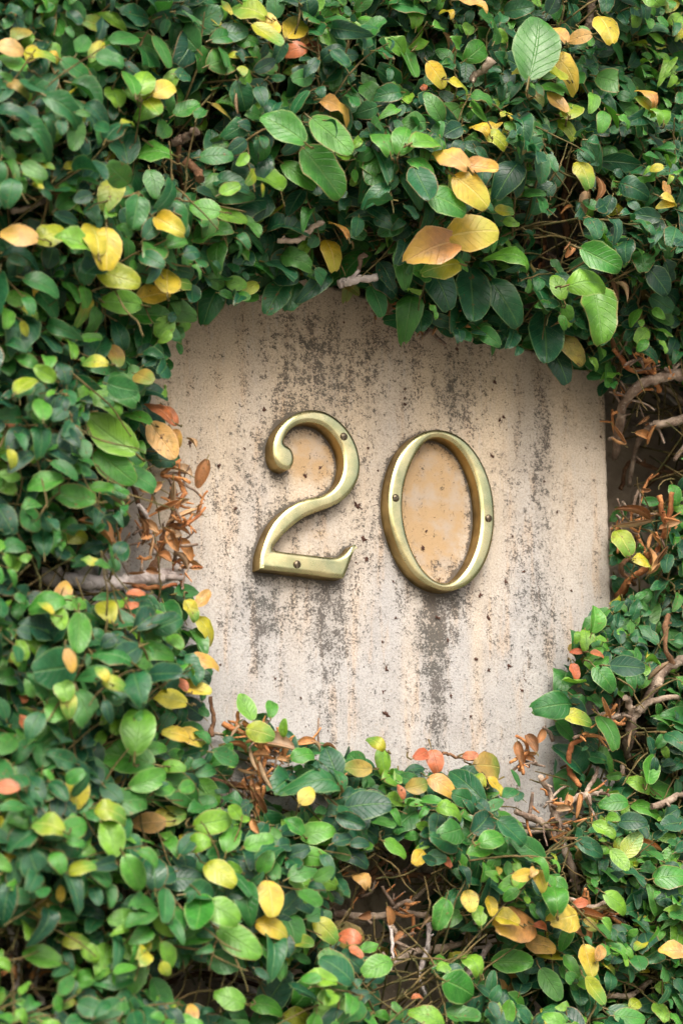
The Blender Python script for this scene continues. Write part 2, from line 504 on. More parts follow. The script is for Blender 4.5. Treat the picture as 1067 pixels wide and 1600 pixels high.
SCREW = screw_mesh()
def numeral(loops, label, screws):
    allp = np.concatenate(loops)
    cx, cz = allp.mean(0)
    root = empty('house_numeral', (cx, 0, cz))
    tag(root, label, 'house number', 'brass house numerals on the plaque')
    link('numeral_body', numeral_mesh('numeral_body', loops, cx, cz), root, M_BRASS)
    for (px, py, a) in screws:
        p = on_wall(px, py, -DEPTH)
        s = link('screw', SCREW, root)
        s.location = (p[0] - cx, -DEPTH - 0.0001, p[2] - cz)
        s.rotation_euler = (PI / 2, a, 0)
    return root
numeral([OUT2], 'polished brass numeral 2 screwed to the stained stone plaque', [(537, 682, 0.4), (464, 882, 0.1)])
numeral([OUT0, IN0], 'polished brass oval numeral 0 screwed to the stone plaque', [(618, 778, 1.1), (763, 810, 0.25)])

# ------------------------------------------------------------------ stone plaque
PX0, PX1 = on_wall(120, 800)[0], on_wall(952, 800)[0]
PZ0, PZ1 = on_wall(533, 1275)[2], on_wall(945, 583)[2]
CX, CZ = (PX0 + PX1) / 2, (PZ0 + PZ1) / 2
step = 0.0013
nx, nz = int((PX1 - PX0) / step), int((PZ1 - PZ0) / step)
TA, TB = on_wall(945, 583), on_wall(500, 438)
top_of = lambda x: TA[2] + (x - TA[0]) * (TB[2] - TA[2]) / (TB[0] - TA[0])
gx, gz = np.meshgrid(np.linspace(PX0, PX1, nx), np.linspace(PZ0, PZ1, nz), indexing='xy')
gz = PZ0 + (gz - PZ0) * (top_of(gx) - PZ0) / (PZ1 - PZ0)
e = np.minimum.reduce([gx - PX0, PX1 - gx, gz - PZ0, top_of(gx) - gz])
rb = 0.0022
gy = rb - np.sqrt(np.clip(rb ** 2 - np.clip(rb - e, 0, rb) ** 2, 0, None))
# worn edge: low nicks along the arris
nick = (np.sin(gz * 310 + 1.3) + np.sin(gz * 757 + gx * 411) + np.sin(gx * 533 + 0.4)) / 3
gy += np.clip(nick - 0.25, 0, 1) * np.exp(-e / 0.0018) * 0.0018
gy += 0.00035 * (np.sin(gx * 61 + gz * 23) + np.sin(gz * 47 - gx * 31))
V = np.stack([gx.ravel() - CX, gy.ravel(), gz.ravel() - CZ], 1)
idx = np.arange(nx * nz).reshape(nz, nx)
Q = np.stack([idx[:-1, :-1], idx[:-1, 1:], idx[1:, 1:], idx[1:, :-1]], -1).reshape(-1, 4)
ring = np.concatenate([idx[0, :], idx[1:, -1], idx[-1, -2::-1], idx[-2:0:-1, 0]])
back = V[ring].copy()
back[:, 1] = WALL_Y - 0.0005
nb_ = len(V)
k = np.arange(len(ring))
k2 = (k + 1) % len(ring)
Qs = np.stack([ring[k2], ring[k], nb_ + k, nb_ + k2], 1)
V = np.concatenate([V, back])
me = np_mesh('stone_plaque', V, np.concatenate([Q, Qs]))
W = V + np.array([CX, 0, CZ])
pp = project(W)[:, :2]
X, Y = pp[:, 0], pp[:, 1]
def blob(cx, cy, rx, ry, a):
    return a * np.exp(-(np.abs((X - cx) / rx) ** 2.2 + np.abs((Y - cy) / ry) ** 2.2))
dirt = np.full(len(V), 0.06)
for b in [(500,590,60,80,.36),(520,560,34,80,.2),(470,560,90,120,.2),(455,520,30,70,.15),(580,580,20,70,.25),(640,600,14,60,.2),(703,622,28,52,.55),(690,560,60,60,.22),(600,560,70,90,.14),
          (424,770,42,50,.36),(440,645,30,40,.28),(408,960,30,70,.48),(404,1050,10,20,.35),(515,955,30,60,.52),(505,1080,26,110,.25),(460,940,70,50,.32),(520,1010,22,60,.2),
          (682,1050,13,100,.4),(520,980,14,70,.25),(408,985,12,60,.25),(678,1010,22,80,.5),(686,1110,15,80,.62),(690,970,46,40,.42),(640,960,20,60,.2),(660,1060,10,120,.15),(830,690,26,80,.34),(853,660,12,90,.28),(848,780,14,110,.30),(815,900,34,90,.24),
          (850,930,26,70,.3),(845,1010,30,60,.2),(795,760,16,60,.2),(700,940,70,18,.3),(740,600,30,60,.2),(350,720,40,160,.14),(360,900,40,100,.14),(590,1000,40,120,.10),(745,1100,24,90,.12),
          (560,760,30,120,.16),(565,850,20,50,.22),(480,850,50,30,.12),(700,890,36,20,.26)]:
    dirt += blob(*b)
xz = W[:, [0, 2]]
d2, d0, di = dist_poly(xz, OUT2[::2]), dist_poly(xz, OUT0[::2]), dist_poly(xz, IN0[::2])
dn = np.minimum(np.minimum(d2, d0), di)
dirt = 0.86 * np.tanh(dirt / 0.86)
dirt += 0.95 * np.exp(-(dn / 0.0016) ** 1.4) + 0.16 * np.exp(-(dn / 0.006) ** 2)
peach = blob(672, 790, 60, 128, 1.0) * inside(xz, IN0) * 1.2 + blob(486, 716, 46, 46, 1.0)
peach += blob(500, 835, 40, 16, .42)
clean = np.clip(peach, 0, 1)
dirt = dirt * (1 - 0.75 * clean * (dn > 0.0016)) + blob(690, 888, 34, 14, .35)
warm = np.clip((1010 - Y) / 430 + 0.25 * np.sin(X / 23.0) * np.sin(X / 61.0 + 1), 0, 1) + blob(640, 1030, 14, 120, .35) + blob(745, 1040, 10, 120, .4)
for nm_, arr in (('dirt', dirt), ('peach', peach), ('warm', np.clip(warm, 0, 1))):
    a = me.attributes.new(nm_, 'FLOAT', 'POINT')
    a.data.foreach_set('value', arr.astype(np.float32))
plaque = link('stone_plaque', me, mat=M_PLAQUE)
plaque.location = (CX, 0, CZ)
tag(plaque, 'pale square stone plaque with dark rain stains, set on the garden wall', 'plaque')

# dead rootlet stubs left on the stone
spk = [(632,608,3),(632,622,3),(633,631,4),(772,597,5),(770,609,3),(786,650,5),(781,657,4),(769,712,6),(713,545,5),(625,540,3),(537,503,3),(597,1003,3),(604,1046,5),(599,1081,4),(602,1117,7),
       (683,965,5),(700,1000,4),(704,1088,4),(795,1042,6),(762,966,6),(750,931,5),(790,908,5),(818,893,4),(820,1063,3),(815,1079,4),(763,1048,4),(743,1029,5),(893,923,3),(900,994,4),(297,693,7),
       (342,728,4),(367,795,4),(413,640,5),(382,700,3),(500,730,4),(477,745,5),(558,790,8),(566,843,8),(571,872,6),(666,830,3),(661,857,5),(557,880,4),(800,838,3),(810,1015,3),(606,1095,3),(648,870,3),
       (850,752,3),(915,700,3),(938,683,4),(615,908,3),(618,965,3),(430,1060,3),(470,1090,3),(345,1040,3),(735,1120,3),(640,1135,4),(870,800,3),(540,870,5),(575,700,3),(590,735,3),(745,655,3),(686,905,3)]
cV, cQ = [], []
def add_crumb(c, r):
    nspur = rng.integers(3, 6)
    for s in range(nspur + 1):
        a = rng.uniform(0, 2 * PI)
        L = r * rng.uniform(0.7, 1.5) if s else r * 0.9
        w = r * rng.uniform(0.22, 0.4) if s else r * 0.6
        d = np.array([math.cos(a), -rng.uniform(0.0, 0.5), math.sin(a)])
        q = np.array([-math.sin(a), 0, math.cos(a)])
        o = np.array([0, -1.0, 0])
        b = len(cV)
        for p in (c - d * w, c + d * L * 0.4 + q * w, c + d * L, c + d * L * 0.4 - q * w, c + d * L * 0.35 + o * w * 0.9):
            cV.append(p)
        cQ.extend([(b, b + 1, b + 4), (b + 1, b + 2, b + 4), (b + 2, b + 3, b + 4), (b + 3, b, b + 4)])
for x, y, r in spk:
    add_crumb(on_wall(x, y, -0.0002), r * 0.00036)
for i in range(110):
    x, y = rng.uniform(300, 940), rng.uniform(500, 1170)
    add_crumb(on_wall(x, y, -0.0001), rng.uniform(0.0003, 0.0007))
cme = np_mesh('rootlet_stubs', np.array(cV) - np.array([CX, 0, CZ]), np.array(cQ), smooth=False)
tag(link('rootlet_stubs', cme, plaque, M_CRUMB), kind='stuff')

# ------------------------------------------------------------------ creeping fig
fig = empty('creeping_fig', (0, 0, 0.0))
tag(fig, 'dense creeping fig with green, yellow and orange leaves framing the stone plaque', 'climbing plant')

OPEN = [(262,600),(275,545),(282,497),(330,484),(390,462),(440,452),(520,446),(560,474),(620,494),(680,512),(760,527),(830,548),(868,580),(945,582),(951,700),(956,800),(958,930),(905,985),(884,1060),
        (872,1120),(858,1155),(830,1192),(780,1206),(740,1188),(680,1184),(620,1192),(560,1178),(500,1176),(452,1160),(438,1112),(392,1108),(350,1130),(325,1172),(332,1090),(338,1000),(312,930),(300,880),
        (306,740),(284,700),(266,640)]
# places where the growth is thin: (x, y, rx, ry, how bare)
THIN = [(1015,675,85,95,1.0),(985,770,40,60,.9),(262,815,62,95,1.0),(612,1430,58,66,.88),(345,1545,95,34,.85),(860,1275,62,48,.7),(655,1560,80,34,.75),(885,370,36,52,.75),(290,225,26,30,.6),(980,1140,34,60,.6),
        (850,1180,40,40,.6),(390,1200,40,50,.5),(60,1500,36,50,.5),(560,1350,60,24,.6)]

def bare(P):
    b = np.zeros(len(P))
    for x, y, rx, ry, a in THIN:
        b = np.maximum(b, a * (((P[:, 0] - x) / rx) ** 2 + ((P[:, 1] - y) / ry) ** 2 < 1))
    return b

def height(P):
    """how far the leaf surface stands in front of the plaque's face, metres"""
    x, y = P[:, 0], P[:, 1]
    sdist = dist_poly(P, OPEN)
    top = np.clip((650 - y) / 250, 0, 1)
    left = np.clip((420 - x) / 250, 0, 1) * (1 - top)
    h0 = 0.050 + 0.050 * top + 0.022 * left
    right = np.clip((x - 900) / 120, 0, 1) * (1 - top)
    h0 = h0 - 0.012 * right
    f = 0.30 + 0.70 * np.clip(sdist / (150 + 40 * top), 0, 1) ** 0.75
    wob = 0.011 * (np.sin(x / 61 + y / 95) + np.sin(y / 53 - x / 120 + 2) + np.sin(x / 33 - y / 41 + 4) * 0.6)
    return h0 * f + wob * np.clip(sdist / 90, 0.15, 1)

# --- woody stems one can single out
# each: points (x, y, height in front of the plaque's face in mm), width in px at both ends, bark
BR = [([(1085,580,48),(1040,588,44),(1000,602,38),(974,630,24),(966,668,10),(960,715,-10)],21,13,'g'),
      ([(1085,650,34),(1040,660,26),(1008,672,14),(992,705,-6),(985,760,-24)],14,8,'g'),
      ([(1075,640,-10),(1030,612,-10),(1000,600,-12)],9,6,'p'),
      ([(1000,770,-40),(1035,730,-42),(1060,690,-40)],8,6,'b'),([(970,760,-40),(985,720,-44),(1040,740,-42),(1080,735,-40)],8,6,'b'),
      ([(1005,560,50),(1020,590,38),(1030,612,30)],7,10,'r'),([(955,548,40),(985,575,36),(1020,590,34)],6,10,'r'),
      ([(1050,770,45),(1043,820,36),(1012,880,20),(985,905,10),(960,930,-8)],9,12,'r'),([(1030,775,40),(1036,810,38),(1043,830,34)],8,8,'r'),
      ([(985,870,10),(970,890,10),(990,915,5)],8,8,'b'),
      ([(1085,1030,30),(1050,1040,30),(1022,1075,28),(1002,1110,25),(980,1122,24),(940,1122,30)],19,13,'g'),
      ([(984,1120,24),(983,1160,12),(982,1200,-10)],15,12,'g'),([(998,1112,26),(1025,1092,32),(1060,1090,36)],13,8,'g'),([(978,1120,26),(985,1100,34),(978,1088,40)],12,8,'g'),
      ([(1045,960,34),(1038,1000,34),(1050,1040,30)],10,9,'b'),
      ([(845,1212,24),(862,1255,22),(878,1300,22),(890,1345,24),(900,1390,14)],10,14,'g'),([(805,1268,20),(840,1282,20),(872,1308,20)],9,14,'g'),
      ([(940,1238,26),(905,1245,24),(880,1262,22),(862,1285,18)],9,12,'g'),([(935,1200,20),(925,1228,24),(912,1246,24)],6,9,'g'),
      ([(915,1150,26),(893,1170,22),(890,1200,18),(905,1228,20)],8,9,'r'),
      ([(520,1430,-18),(560,1433,-14),(610,1428,-10),(668,1430,-6)],13,9,'g'),([(668,1430,-6),(668,1470,-2),(655,1520,0),(660,1560,0)],9,6,'p'),
      ([(590,1510,-10),(640,1492,-8),(690,1480,-12),(740,1465,-20)],12,9,'g'),([(575,1375,-30),(640,1368,-30),(700,1375,-28)],11,7,'b'),([(640,1490,-8),(615,1455,-6),(607,1425,-4),(640,1405,8)],8,7,'g'),
      ([(560,1400,-30),(600,1350,-34),(640,1330,-30)],9,7,'b'),([(725,1530,0),(750,1500,4),(765,1478,0)],10,10,'p'),([(610,1435,-6),(612,1480,-2),(612,1520,0)],7,5,'p'),
      ([(60,900,20),(150,912,20),(195,910,18),(235,902,16),(285,896,18)],24,17,'p'),([(235,902,16),(248,868,16),(258,838,22),(270,800,28),(266,770,30)],13,9,'b'),([(258,838,22),(290,818,30),(318,792,36)],8,3,'r'),
      ([(200,910,18),(238,918,22),(275,915,24)],8,6,'r'),([(255,740,26),(280,752,26),(292,770,28)],9,7,'r'),([(215,790,22),(235,820,18),(240,870,16)],8,9,'p'),([(270,880,20),(300,885,26),(316,889,28)],7,3,'r'),
      ([(292,770,28),(268,800,26),(272,850,22)],7,6,'r'),([(205,760,20),(220,800,16),(228,840,14)],7,7,'b'),
      ([(10,1430,40),(22,1470,38),(28,1520,36),(20,1545,34)],11,9,'p'),([(60,1500,30),(55,1540,30),(68,1570,30)],9,7,'p'),([(370,1540,-10),(400,1555,4),(418,1572,12)],9,8,'p'),([(240,1545,-30),(320,1520,-34),(420,1545,-36)],9,7,'b'),
      ([(272,222,80),(288,216,86),(306,204,94)],12,13,'g'),([(288,250,76),(302,262,80),(312,280,84)],12,14,'b'),([(275,215,80),(276,250,70),(290,300,50)],8,7,'b'),
      ([(432,372,60),(462,376,64),(485,362,70),(505,345,74)],8,9,'g'),([(528,445,44),(552,438,50),(588,430,56)],13,12,'p'),([(552,438,50),(562,412,54),(572,394,58)],8,8,'g'),
      ([(735,126,92),(748,112,98),(766,94,106)],12,15,'g'),([(846,350,20),(850,380,14),(846,420,10)],10,10,'b'),([(882,240,50),(888,270,40),(882,330,26),(890,400,16)],15,14,'b'),([(905,300,40),(935,290,52),(940,280,60)],8,10,'b'),
      ([(925,-10,90),(926,20,86),(920,45,80)],14,14,'g'),([(860,40,70),(858,70,76)],10,10,'b'),
      ([(60,560,50),(85,575,44),(110,570,40)],8,8,'b'),([(20,330,80),(60,318,78),(80,300,70)],9,8,'g'),([(950,430,60),(962,455,56),(958,480,50)],10,9,'b'),([(330,1090,8),(335,1125,8),(330,1150,10)],6,7,'b'),
      ([(380,1130,22),(410,1170,22),(405,1230,20),(400,1290,14)],8,10,'r'),([(350,1130,18),(385,1150,22),(430,1165,26)],9,8,'r'),([(440,1185,20),(420,1160,24),(400,1150,24)],6,7,'r'),([(690,1178,18),(720,1186,18),(760,1192,20)],5,4,'b'),
      ([(808,1150,24),(822,1175,20),(810,1205,14)],5,6,'r'),([(1020,1260,30),(1050,1250,28),(1075,1240,24)],10,9,'g'),([(905,1420,30),(940,1425,30),(975,1440,26)],10,9,'p'),([(890,1405,30),(925,1418,34),(960,1410,36)],7,7,'g'),
      ([(950,1560,30),(985,1555,28),(1020,1530,24)],9,8,'g'),([(330,1215,20),(420,1240,0),(520,1250,-20)],8,8,'b')]

# --- leaf shapes -----------------------------------------------------------
ROWS = np.array([0, 0.05, 0.17, 0.34, 0.53, 0.71, 0.86, 0.96, 1.0])
COLS = np.array([-1, -0.55, 0, 0.55, 1.0])
def leaf_shape(aspect, fold, curl, blunt, wave, skew, belly, cut=None, roll=0.0, bite=None):
    prof = np.array([0.10, 0.40, 0.74, 0.97, 1.0, 0.89, 0.65, 0.36 + 0.14 * blunt, 0.05 + 0.18 * blunt])
    prof = prof * (1 + belly * (0.5 - ROWS))
    V, uv, edge = [], [], []
    for i, u in enumerate(ROWS):
        for j, v in enumerate(COLS):
            w = prof[i] * aspect / 2
            x = v * w + skew * math.sin(u * PI) * 0.06
            y = u - 0.035 * (abs(v) ** 2) * (1 if u < 0.06 else 0)
            if bite and v * bite[2] > 0:
                x *= 1 - bite[1] * math.exp(-((u - bite[0]) / 0.13) ** 2)
            ed = 1.0 if (abs(v) == 1 or i in (0, len(ROWS) - 1)) else (0.45 if abs(v) > 0.5 else 0.0)
            if cut is not None:
                lim = cut[0] + cut[1] * x
                if y > lim:
                    y = lim + 0.02 * math.sin(31 * x)
                    ed = 1.0
            z = fold * abs(x) * 1.0 - curl * (y - 0.3) ** 2 + wave * math.sin(u * 9 + (2.2 if v > 0 else 0)) * abs(v) ** 2 * 0.05
            z -= 0.10 * abs(v) ** 3 * aspect * (0.4 + curl)         # margins turn under
            if roll:
                a = v * roll
                r = w / max(roll, 1e-3) * 1.0
                x, z = math.sin(a) * r, (1 - math.cos(a)) * r * 1.2 - curl * (y - 0.3) ** 2
            V.append((x, y, z))
            uv.append((u, v * 0.5 + 0.5))
            edge.append(ed)
    n = len(COLS)
    F = [(i * n + j, i * n + j + 1, (i + 1) * n + j + 1, (i + 1) * n + j) for i in range(len(ROWS) - 1) for j in range(n - 1)]
    b = len(V)                                                       # stalk
    for yy, zz, r in ((0.02, 0.0, 0.02), (-0.2, -0.05, 0.024)):
        for a in (0, 2.1, 4.2):
            V.append((math.cos(a) * r, yy, zz + math.sin(a) * r - 0.008))
            uv.append((-0.1, 0.5))
            edge.append(0.0)
    for a in range(3):
        F.append((b + a, b + (a + 1) % 3, b + 3 + (a + 1) % 3, b + 3 + a))
    return np.array(V), np.array(F), np.array(uv), np.array(edge)

SHAPES = [leaf_shape(0.82, 0.20, 0.35, 0.8, 1.0, 0.2, 0.05), leaf_shape(0.58, 0.35, 0.30, 0.5, 1.6, 0.5, 0.2, bite=(0.55, 0.45, 1)), leaf_shape(0.68, 0.25, 0.15, 0.5, 0.8, -0.3, 0.2, bite=(0.8, 0.6, -1)), leaf_shape(0.50, 0.6, 0.8, 0.3, 1.2, -0.6, 0.3),
          leaf_shape(0.62, 0.25, 0.25, 0.6, 0.3, 0.2, 0.15), leaf_shape(0.56, 0.45, 0.40, 0.2, 0.5, -0.4, 0.25), leaf_shape(0.70, 0.15, 0.30, 0.9, 0.3, 0.1, 0.10),
          leaf_shape(0.66, 0.35, 0.10, 0.5, 0.9, 0.4, 0.20), leaf_shape(0.52, 0.55, 0.55, 0.2, 0.3, 0.3, 0.10), leaf_shape(0.76, 0.10, 0.20, 0.8, 0.6, -0.2, 0.30),
          leaf_shape(0.60, 0.30, -0.15, 0.4, 0.5, -0.3, 0.20), leaf_shape(0.64, 0.70, 0.30, 0.5, 0.4, 0.2, 0.15), leaf_shape(0.68, 0.20, 0.65, 0.6, 0.7, 0.0, 0.20),
          leaf_shape(0.72, 0.25, 0.25, 0.6, 0.5, 0.1, 0.10, cut=(0.66, 0.5)), leaf_shape(0.66, 0.30, 0.30, 0.6, 0.5, 0.1, 0.10, cut=(0.72, -0.7)),
          leaf_shape(0.44, 0.50, 0.45, 0.1, 0.4, 0.3, 0.15),
          leaf_shape(0.60, 0.0, 0.9, 0.4, 0.5, 0.3, 0.10, roll=2.3), leaf_shape(0.5, 0.0, -0.6, 0.2, 0.5, -0.3, 0.10, roll=2.8), leaf_shape(0.7, 0.0, 0.4, 0.5, 0.9, 0.2, 0.10, roll=1.5)]
N_FLAT = 16
NV = len(SHAPES[0][0])

TEMPL = {}
def template(shape, kind):
    if (shape, kind) not in TEMPL:
        V, F, uv, ed = SHAPES[shape]
        me = np_mesh('leaf', V, F)
        ul = me.uv_layers.new(name='leaf')
        ul.data.foreach_set('uv', uv[F.ravel()].astype(np.float32).ravel())
        a = me.attributes.new('edge', 'FLOAT', 'POINT')
        a.data.foreach_set('value', ed.astype(np.float32))
        me.materials.append(LEAF[kind])
        TEMPL[shape, kind] = me
    return TEMPL[shape, kind]

# --- leaves: list of dicts pos, dir, nrm, length, shape, kind ----------------
LV = []
STEMS = []       # thin green-brown stems: polyline, radius start, radius end

def unit(a):
    return a / max(np.linalg.norm(a), 1e-9)

def add_leaf(pos, d, n, L, kind, shape=None, hero=False):
    n = unit(n)
    d = unit(d - n * (d @ n))
    if shape is None:
        shape = int(rng.choice(N_FLAT, p=[.06, .05, .05, .05, .10, .08, .10, .09, .07, .06, .08, .05, .06, .04, .04, .02]))
    LV.append((np.asarray(pos), d, n, L, shape, kind, hero))

# --- leaves one can single out in the photograph: x, y, length, tip direction, kind, [width class]
HERO = [(18,72,46,180,'orange'),(62,81,54,5,'lime'),(22,94,50,165,'light'),(256,136,42,45,'yellow'),(237,165,44,-70,'lime'),(225,124,44,75,'light'),(180,146,40,95,'light'),(205,125,44,80,'light'),(208,152,34,-50,'light'),
        (417,40,48,-80,'yellow'),(388,12,62,150,'lime'),(418,55,60,-50,'lime'),(460,42,42,60,'yellow'),(462,75,40,195,'red'),(493,72,30,-20,'red'),(480,57,28,60,'orange'),(528,163,56,-10,'orange'),
        (518,213,80,-42,'light'),(442,200,76,150,'light'),(505,268,92,-52,'light'),(468,272,66,-40,'light'),(420,285,60,-60,'light'),(240,235,62,178,'light'),(192,228,58,100,'green'),(174,300,52,-105,'lime'),
        (265,350,52,-35,'yellow'),(30,365,62,178,'orange'),(82,364,56,32,'lime'),(150,368,56,85,'lime'),(167,386,66,-92,'yellow'),(186,432,72,-18,'lime'),(240,462,52,28,'yellow'),(276,440,52,18,'lime'),(262,436,40,80,'yellow'),
        (190,472,66,175,'light'),(232,494,64,10,'light'),(115,377,62,175,'light'),(280,545,20,-90,'green'),(360,335,60,-5,'light'),(320,325,50,170,'light'),
        (740,5,52,0,'orange'),(700,17,24,90,'yellow'),(870,48,42,100,'orange'),(906,57,40,195,'orange'),(948,42,46,-80,'yellow'),(838,92,32,5,'red'),(818,110,34,185,'yellow'),(835,72,94,78,'green'),(886,103,66,-42,'yellow'),
        (868,118,40,200,'lime'),(683,116,50,-45,'yellow'),(720,131,42,0,'lime'),(870,160,44,115,'orange'),(893,166,42,75,'lime'),(885,196,40,-60,'lime'),(753,195,36,120,'yellow'),(774,192,30,80,'yellow'),(776,214,40,-40,'lime'),
        (632,213,52,70,'light'),(669,219,54,42,'light'),(660,255,48,-60,'light'),(600,215,52,100,'light'),(706,242,64,128,'orange'),(752,263,56,-15,'orange'),(738,297,74,-38,'yellow'),(700,315,70,-20,'light'),
        (659,290,62,-80,'green'),(676,389,80,208,'orange'),(741,362,78,12,'yellow'),(690,414,62,200,'lime'),(532,355,42,80,'orange'),(519,393,48,-78,'yellow'),(1020,146,40,105,'orange'),(1010,158,40,120,'lime'),
        (1034,170,36,80,'light'),(914,270,46,-75,'lime'),(796,270,54,-120,'green'),(936,490,84,-88,'light'),(922,438,70,15,'light'),(872,447,44,110,'light'),(806,395,64,165,'light'),(940,403,74,-25,'light'),
        (1040,294,26,110,'orange'),(1048,311,30,20,'yellow'),(1043,318,26,200,'yellow'),(895,545,60,-50,'olive'),(875,568,62,-70,'green'),(850,530,80,-95,'green'),(735,462,84,-100,'green'),(690,450,70,-70,'green'),
        (432,462,58,-118,'green'),(456,458,48,-105,'green'),(330,470,56,-110,'green'),(790,470,80,-60,'green'),(590,468,52,-70,'green'),(640,480,50,-100,'green'),
        (250,638,52,108,'red'),(254,690,72,-58,'orange'),(266,650,36,-55,'red'),(276,682,28,-60,'orange'),(172,680,92,145,'light'),(180,728,76,-40,'light'),(216,745,60,-30,'green'),(70,755,62,200,'light'),(115,777,72,172,'light'),
        (160,765,40,-15,'light'),(215,650,48,130,'light'),(40,598,42,70,'lime'),(180,557,40,-80,'olive'),(148,565,42,170,'lime'),(66,636,36,80,'light'),(75,560,30,80,'light'),
        (98,925,40,62,'orange'),(114,942,48,10,'light'),(93,967,40,-70,'light'),(74,940,60,200,'light'),(122,990,66,-95,'light'),(72,948,32,120,'lime'),(110,1032,40,-75,'orange'),(165,950,44,110,'lime'),
        (299,954,38,-70,'lime'),(318,937,32,60,'orange'),(325,982,52,-48,'lime'),(320,1030,52,22,'orange'),(305,1078,54,-5,'yellow'),(266,1090,56,165,'lime'),(284,1068,28,105,'red'),(303,1151,50,-8,'yellow'),(276,1146,46,172,'yellow'),
        (180,1067,42,-5,'lime'),(107,1098,34,-85,'lime'),(100,1076,42,95,'light'),(88,1108,42,-110,'light'),(215,1135,78,85,'light'),(195,1185,88,172,'light'),(240,1015,56,0,'light'),(160,1052,32,120,'lime'),
        (213,926,30,200,'red'),(202,966,24,190,'red'),(206,948,22,20,'red'),(10,1231,42,180,'red'),(75,1288,54,150,'lime'),(117,1293,46,25,'light'),(232,1285,56,192,'orange'),(266,1275,56,12,'lime'),(335,1284,66,14,'light'),
        (345,1365,58,-42,'lime'),(423,1404,58,-92,'yellow'),(428,1449,58,-12,'yellow'),(510,1453,52,-48,'lime'),(95,1397,26,80,'yellow'),(172,1308,66,100,'light'),(128,1354,46,40,'lime'),(300,1583,32,100,'orange'),
        (480,1243,34,55,'yellow'),(497,1300,58,20,'light'),(460,1292,40,140,'light'),(310,1428,62,-95,'light'),(375,1472,76,-35,'light'),(350,1425,60,-30,'light'),(65,1497,64,178,'light'),(120,1470,46,10,'lime'),(142,1490,36,-45,'light'),
        (360,1560,52,165,'light'),(418,1570,54,0,'light'),(210,1365,64,-60,'light'),(558,1201,46,185,'olive'),(599,1190,44,-85,'light'),(590,1160,34,135,'lime'),(660,1178,30,30,'red'),(680,1188,36,-80,'red'),(735,1181,26,5,'red'),
        (766,1196,46,10,'olive'),(652,1228,38,20,'olive'),(627,1237,26,100,'red'),(692,1226,52,-32,'orange'),(774,1229,38,-40,'yellow'),(745,1215,36,120,'lime'),(566,1370,38,105,'orange'),(816,1368,36,195,'yellow'),(846,1375,38,-70,'yellow'),
        (835,1361,20,60,'orange'),(808,1446,62,198,'orange'),(846,1477,50,-12,'orange'),(848,1448,28,0,'red'),(908,1412,28,10,'red'),(887,1433,44,200,'yellow'),(734,1408,36,-80,'yellow'),(766,1418,34,-100,'yellow'),(788,1436,50,150,'yellow'),
        (546,1463,42,165,'red'),(557,1488,28,-60,'red'),(652,1558,20,20,'red'),(938,1488,28,60,'orange'),(1052,1488,48,178,'orange'),(928,1550,52,-52,'lime'),(920,1502,54,-85,'yellow'),(987,1322,48,55,'lime'),(968,1345,44,-60,'light'),
        (1031,1238,60,-10,'light'),(1015,1204,44,60,'light'),(1000,1225,44,150,'light'),(1010,1262,50,-20,'light'),(960,1255,46,190,'light'),(898,1050,28,-80,'red'),(901,1018,22,180,'red'),(934,1022,24,0,'red'),
        (1010,875,36,20,'lime'),(975,845,44,-70,'lime'),(870,1102,54,190,'green'),(903,1121,52,-12,'lime'),(953,1140,60,-85,'green'),(945,1060,50,-60,'light'),(980,1043,56,0,'green'),(385,1105,46,100,'light'),(425,1105,32,75,'light'),
        (408,1145,48,-15,'lime'),(620,1325,44,-10,'light'),(705,1262,46,0,'light'),(770,1310,46,30,'light'),(750,1330,40,-150,'light'),(800,1300,60,-40,'green'),(720,1545,58,-20,'light'),(670,1590,60,160,'light'),(740,1500,52,100,'light'),
        (800,1505,66,0,'light'),(868,1395,60,90,'light'),(1050,1370,60,10,'light'),(590,1510,50,-150,'light'),(690,1430,52,-110,'light'),(965,1410,50,-30,'light'),(985,1590,52,0,'light'),(860,1540,60,-60,'green'),(470,1590,50,0,'lime')]

hp = np.array([(h[0], h[1]) for h in HERO], float)
hh = np.clip(height(hp), 0.012, 0.2)
for (x, y, L, ang, kind), h in zip(HERO, hh):
    yy = -(h + rng.uniform(0.008, 0.018) + (0.016 if 60 < x - 600 < 160 and 350 < y < 420 else 0))
    c = on_wall(x, y, yy)
    L = L * (0.92 if L < 76 else 1.0)
    d = Rv * math.cos(math.radians(ang)) + Uv * math.sin(math.radians(ang))
    n = np.array([-0.22 + rng.normal(0, .22), -1.0, 0.42 + rng.normal(0, .22)])
    if L > 60:
        n = np.array([-0.32 + rng.normal(0, .1), -1.0, 0.14 + rng.normal(0, .12)])
    n = unit(n)
    d3 = unit(d - n * (d @ n))
    pr = project(np.array([c, c + d3 * 0.01]))
    k = np.linalg.norm(pr[1, :2] - pr[0, :2]) / 0.01
    Lm = min(L / k, L * 0.00055) * 1.04
    base = c - d3 * Lm * 0.5
    sh = int(rng.choice([4, 10, 7, 10])) if L > 72 else int(rng.choice([4, 6, 7, 9, 10, 12, 0])) if L > 30 else int(rng.choice([4, 5, 7, 8, 10]))
    if L > 76 and kind in ('yellow', 'orange'):
        sh = 9 if kind == 'yellow' else 7
    add_leaf(base, d3, n, Lm, kind, sh, True)
    b2 = base - d3 * Lm * 0.18
    back = b2 + Fv * 0.016 + rng.normal(0, .0015, 3)
    STEMS.append(([b2, (b2 + back) / 2 - d3 * 0.002, back], 0.00045, 0.0006))

# what must stay in sight: picture point, radius, depth
KEEP = [(x, y, 0.46 * L, project(l[0][None])[0, 2] + 0.006, 0.98) for (x, y, L, a_, k_), l in zip(HERO, LV)]

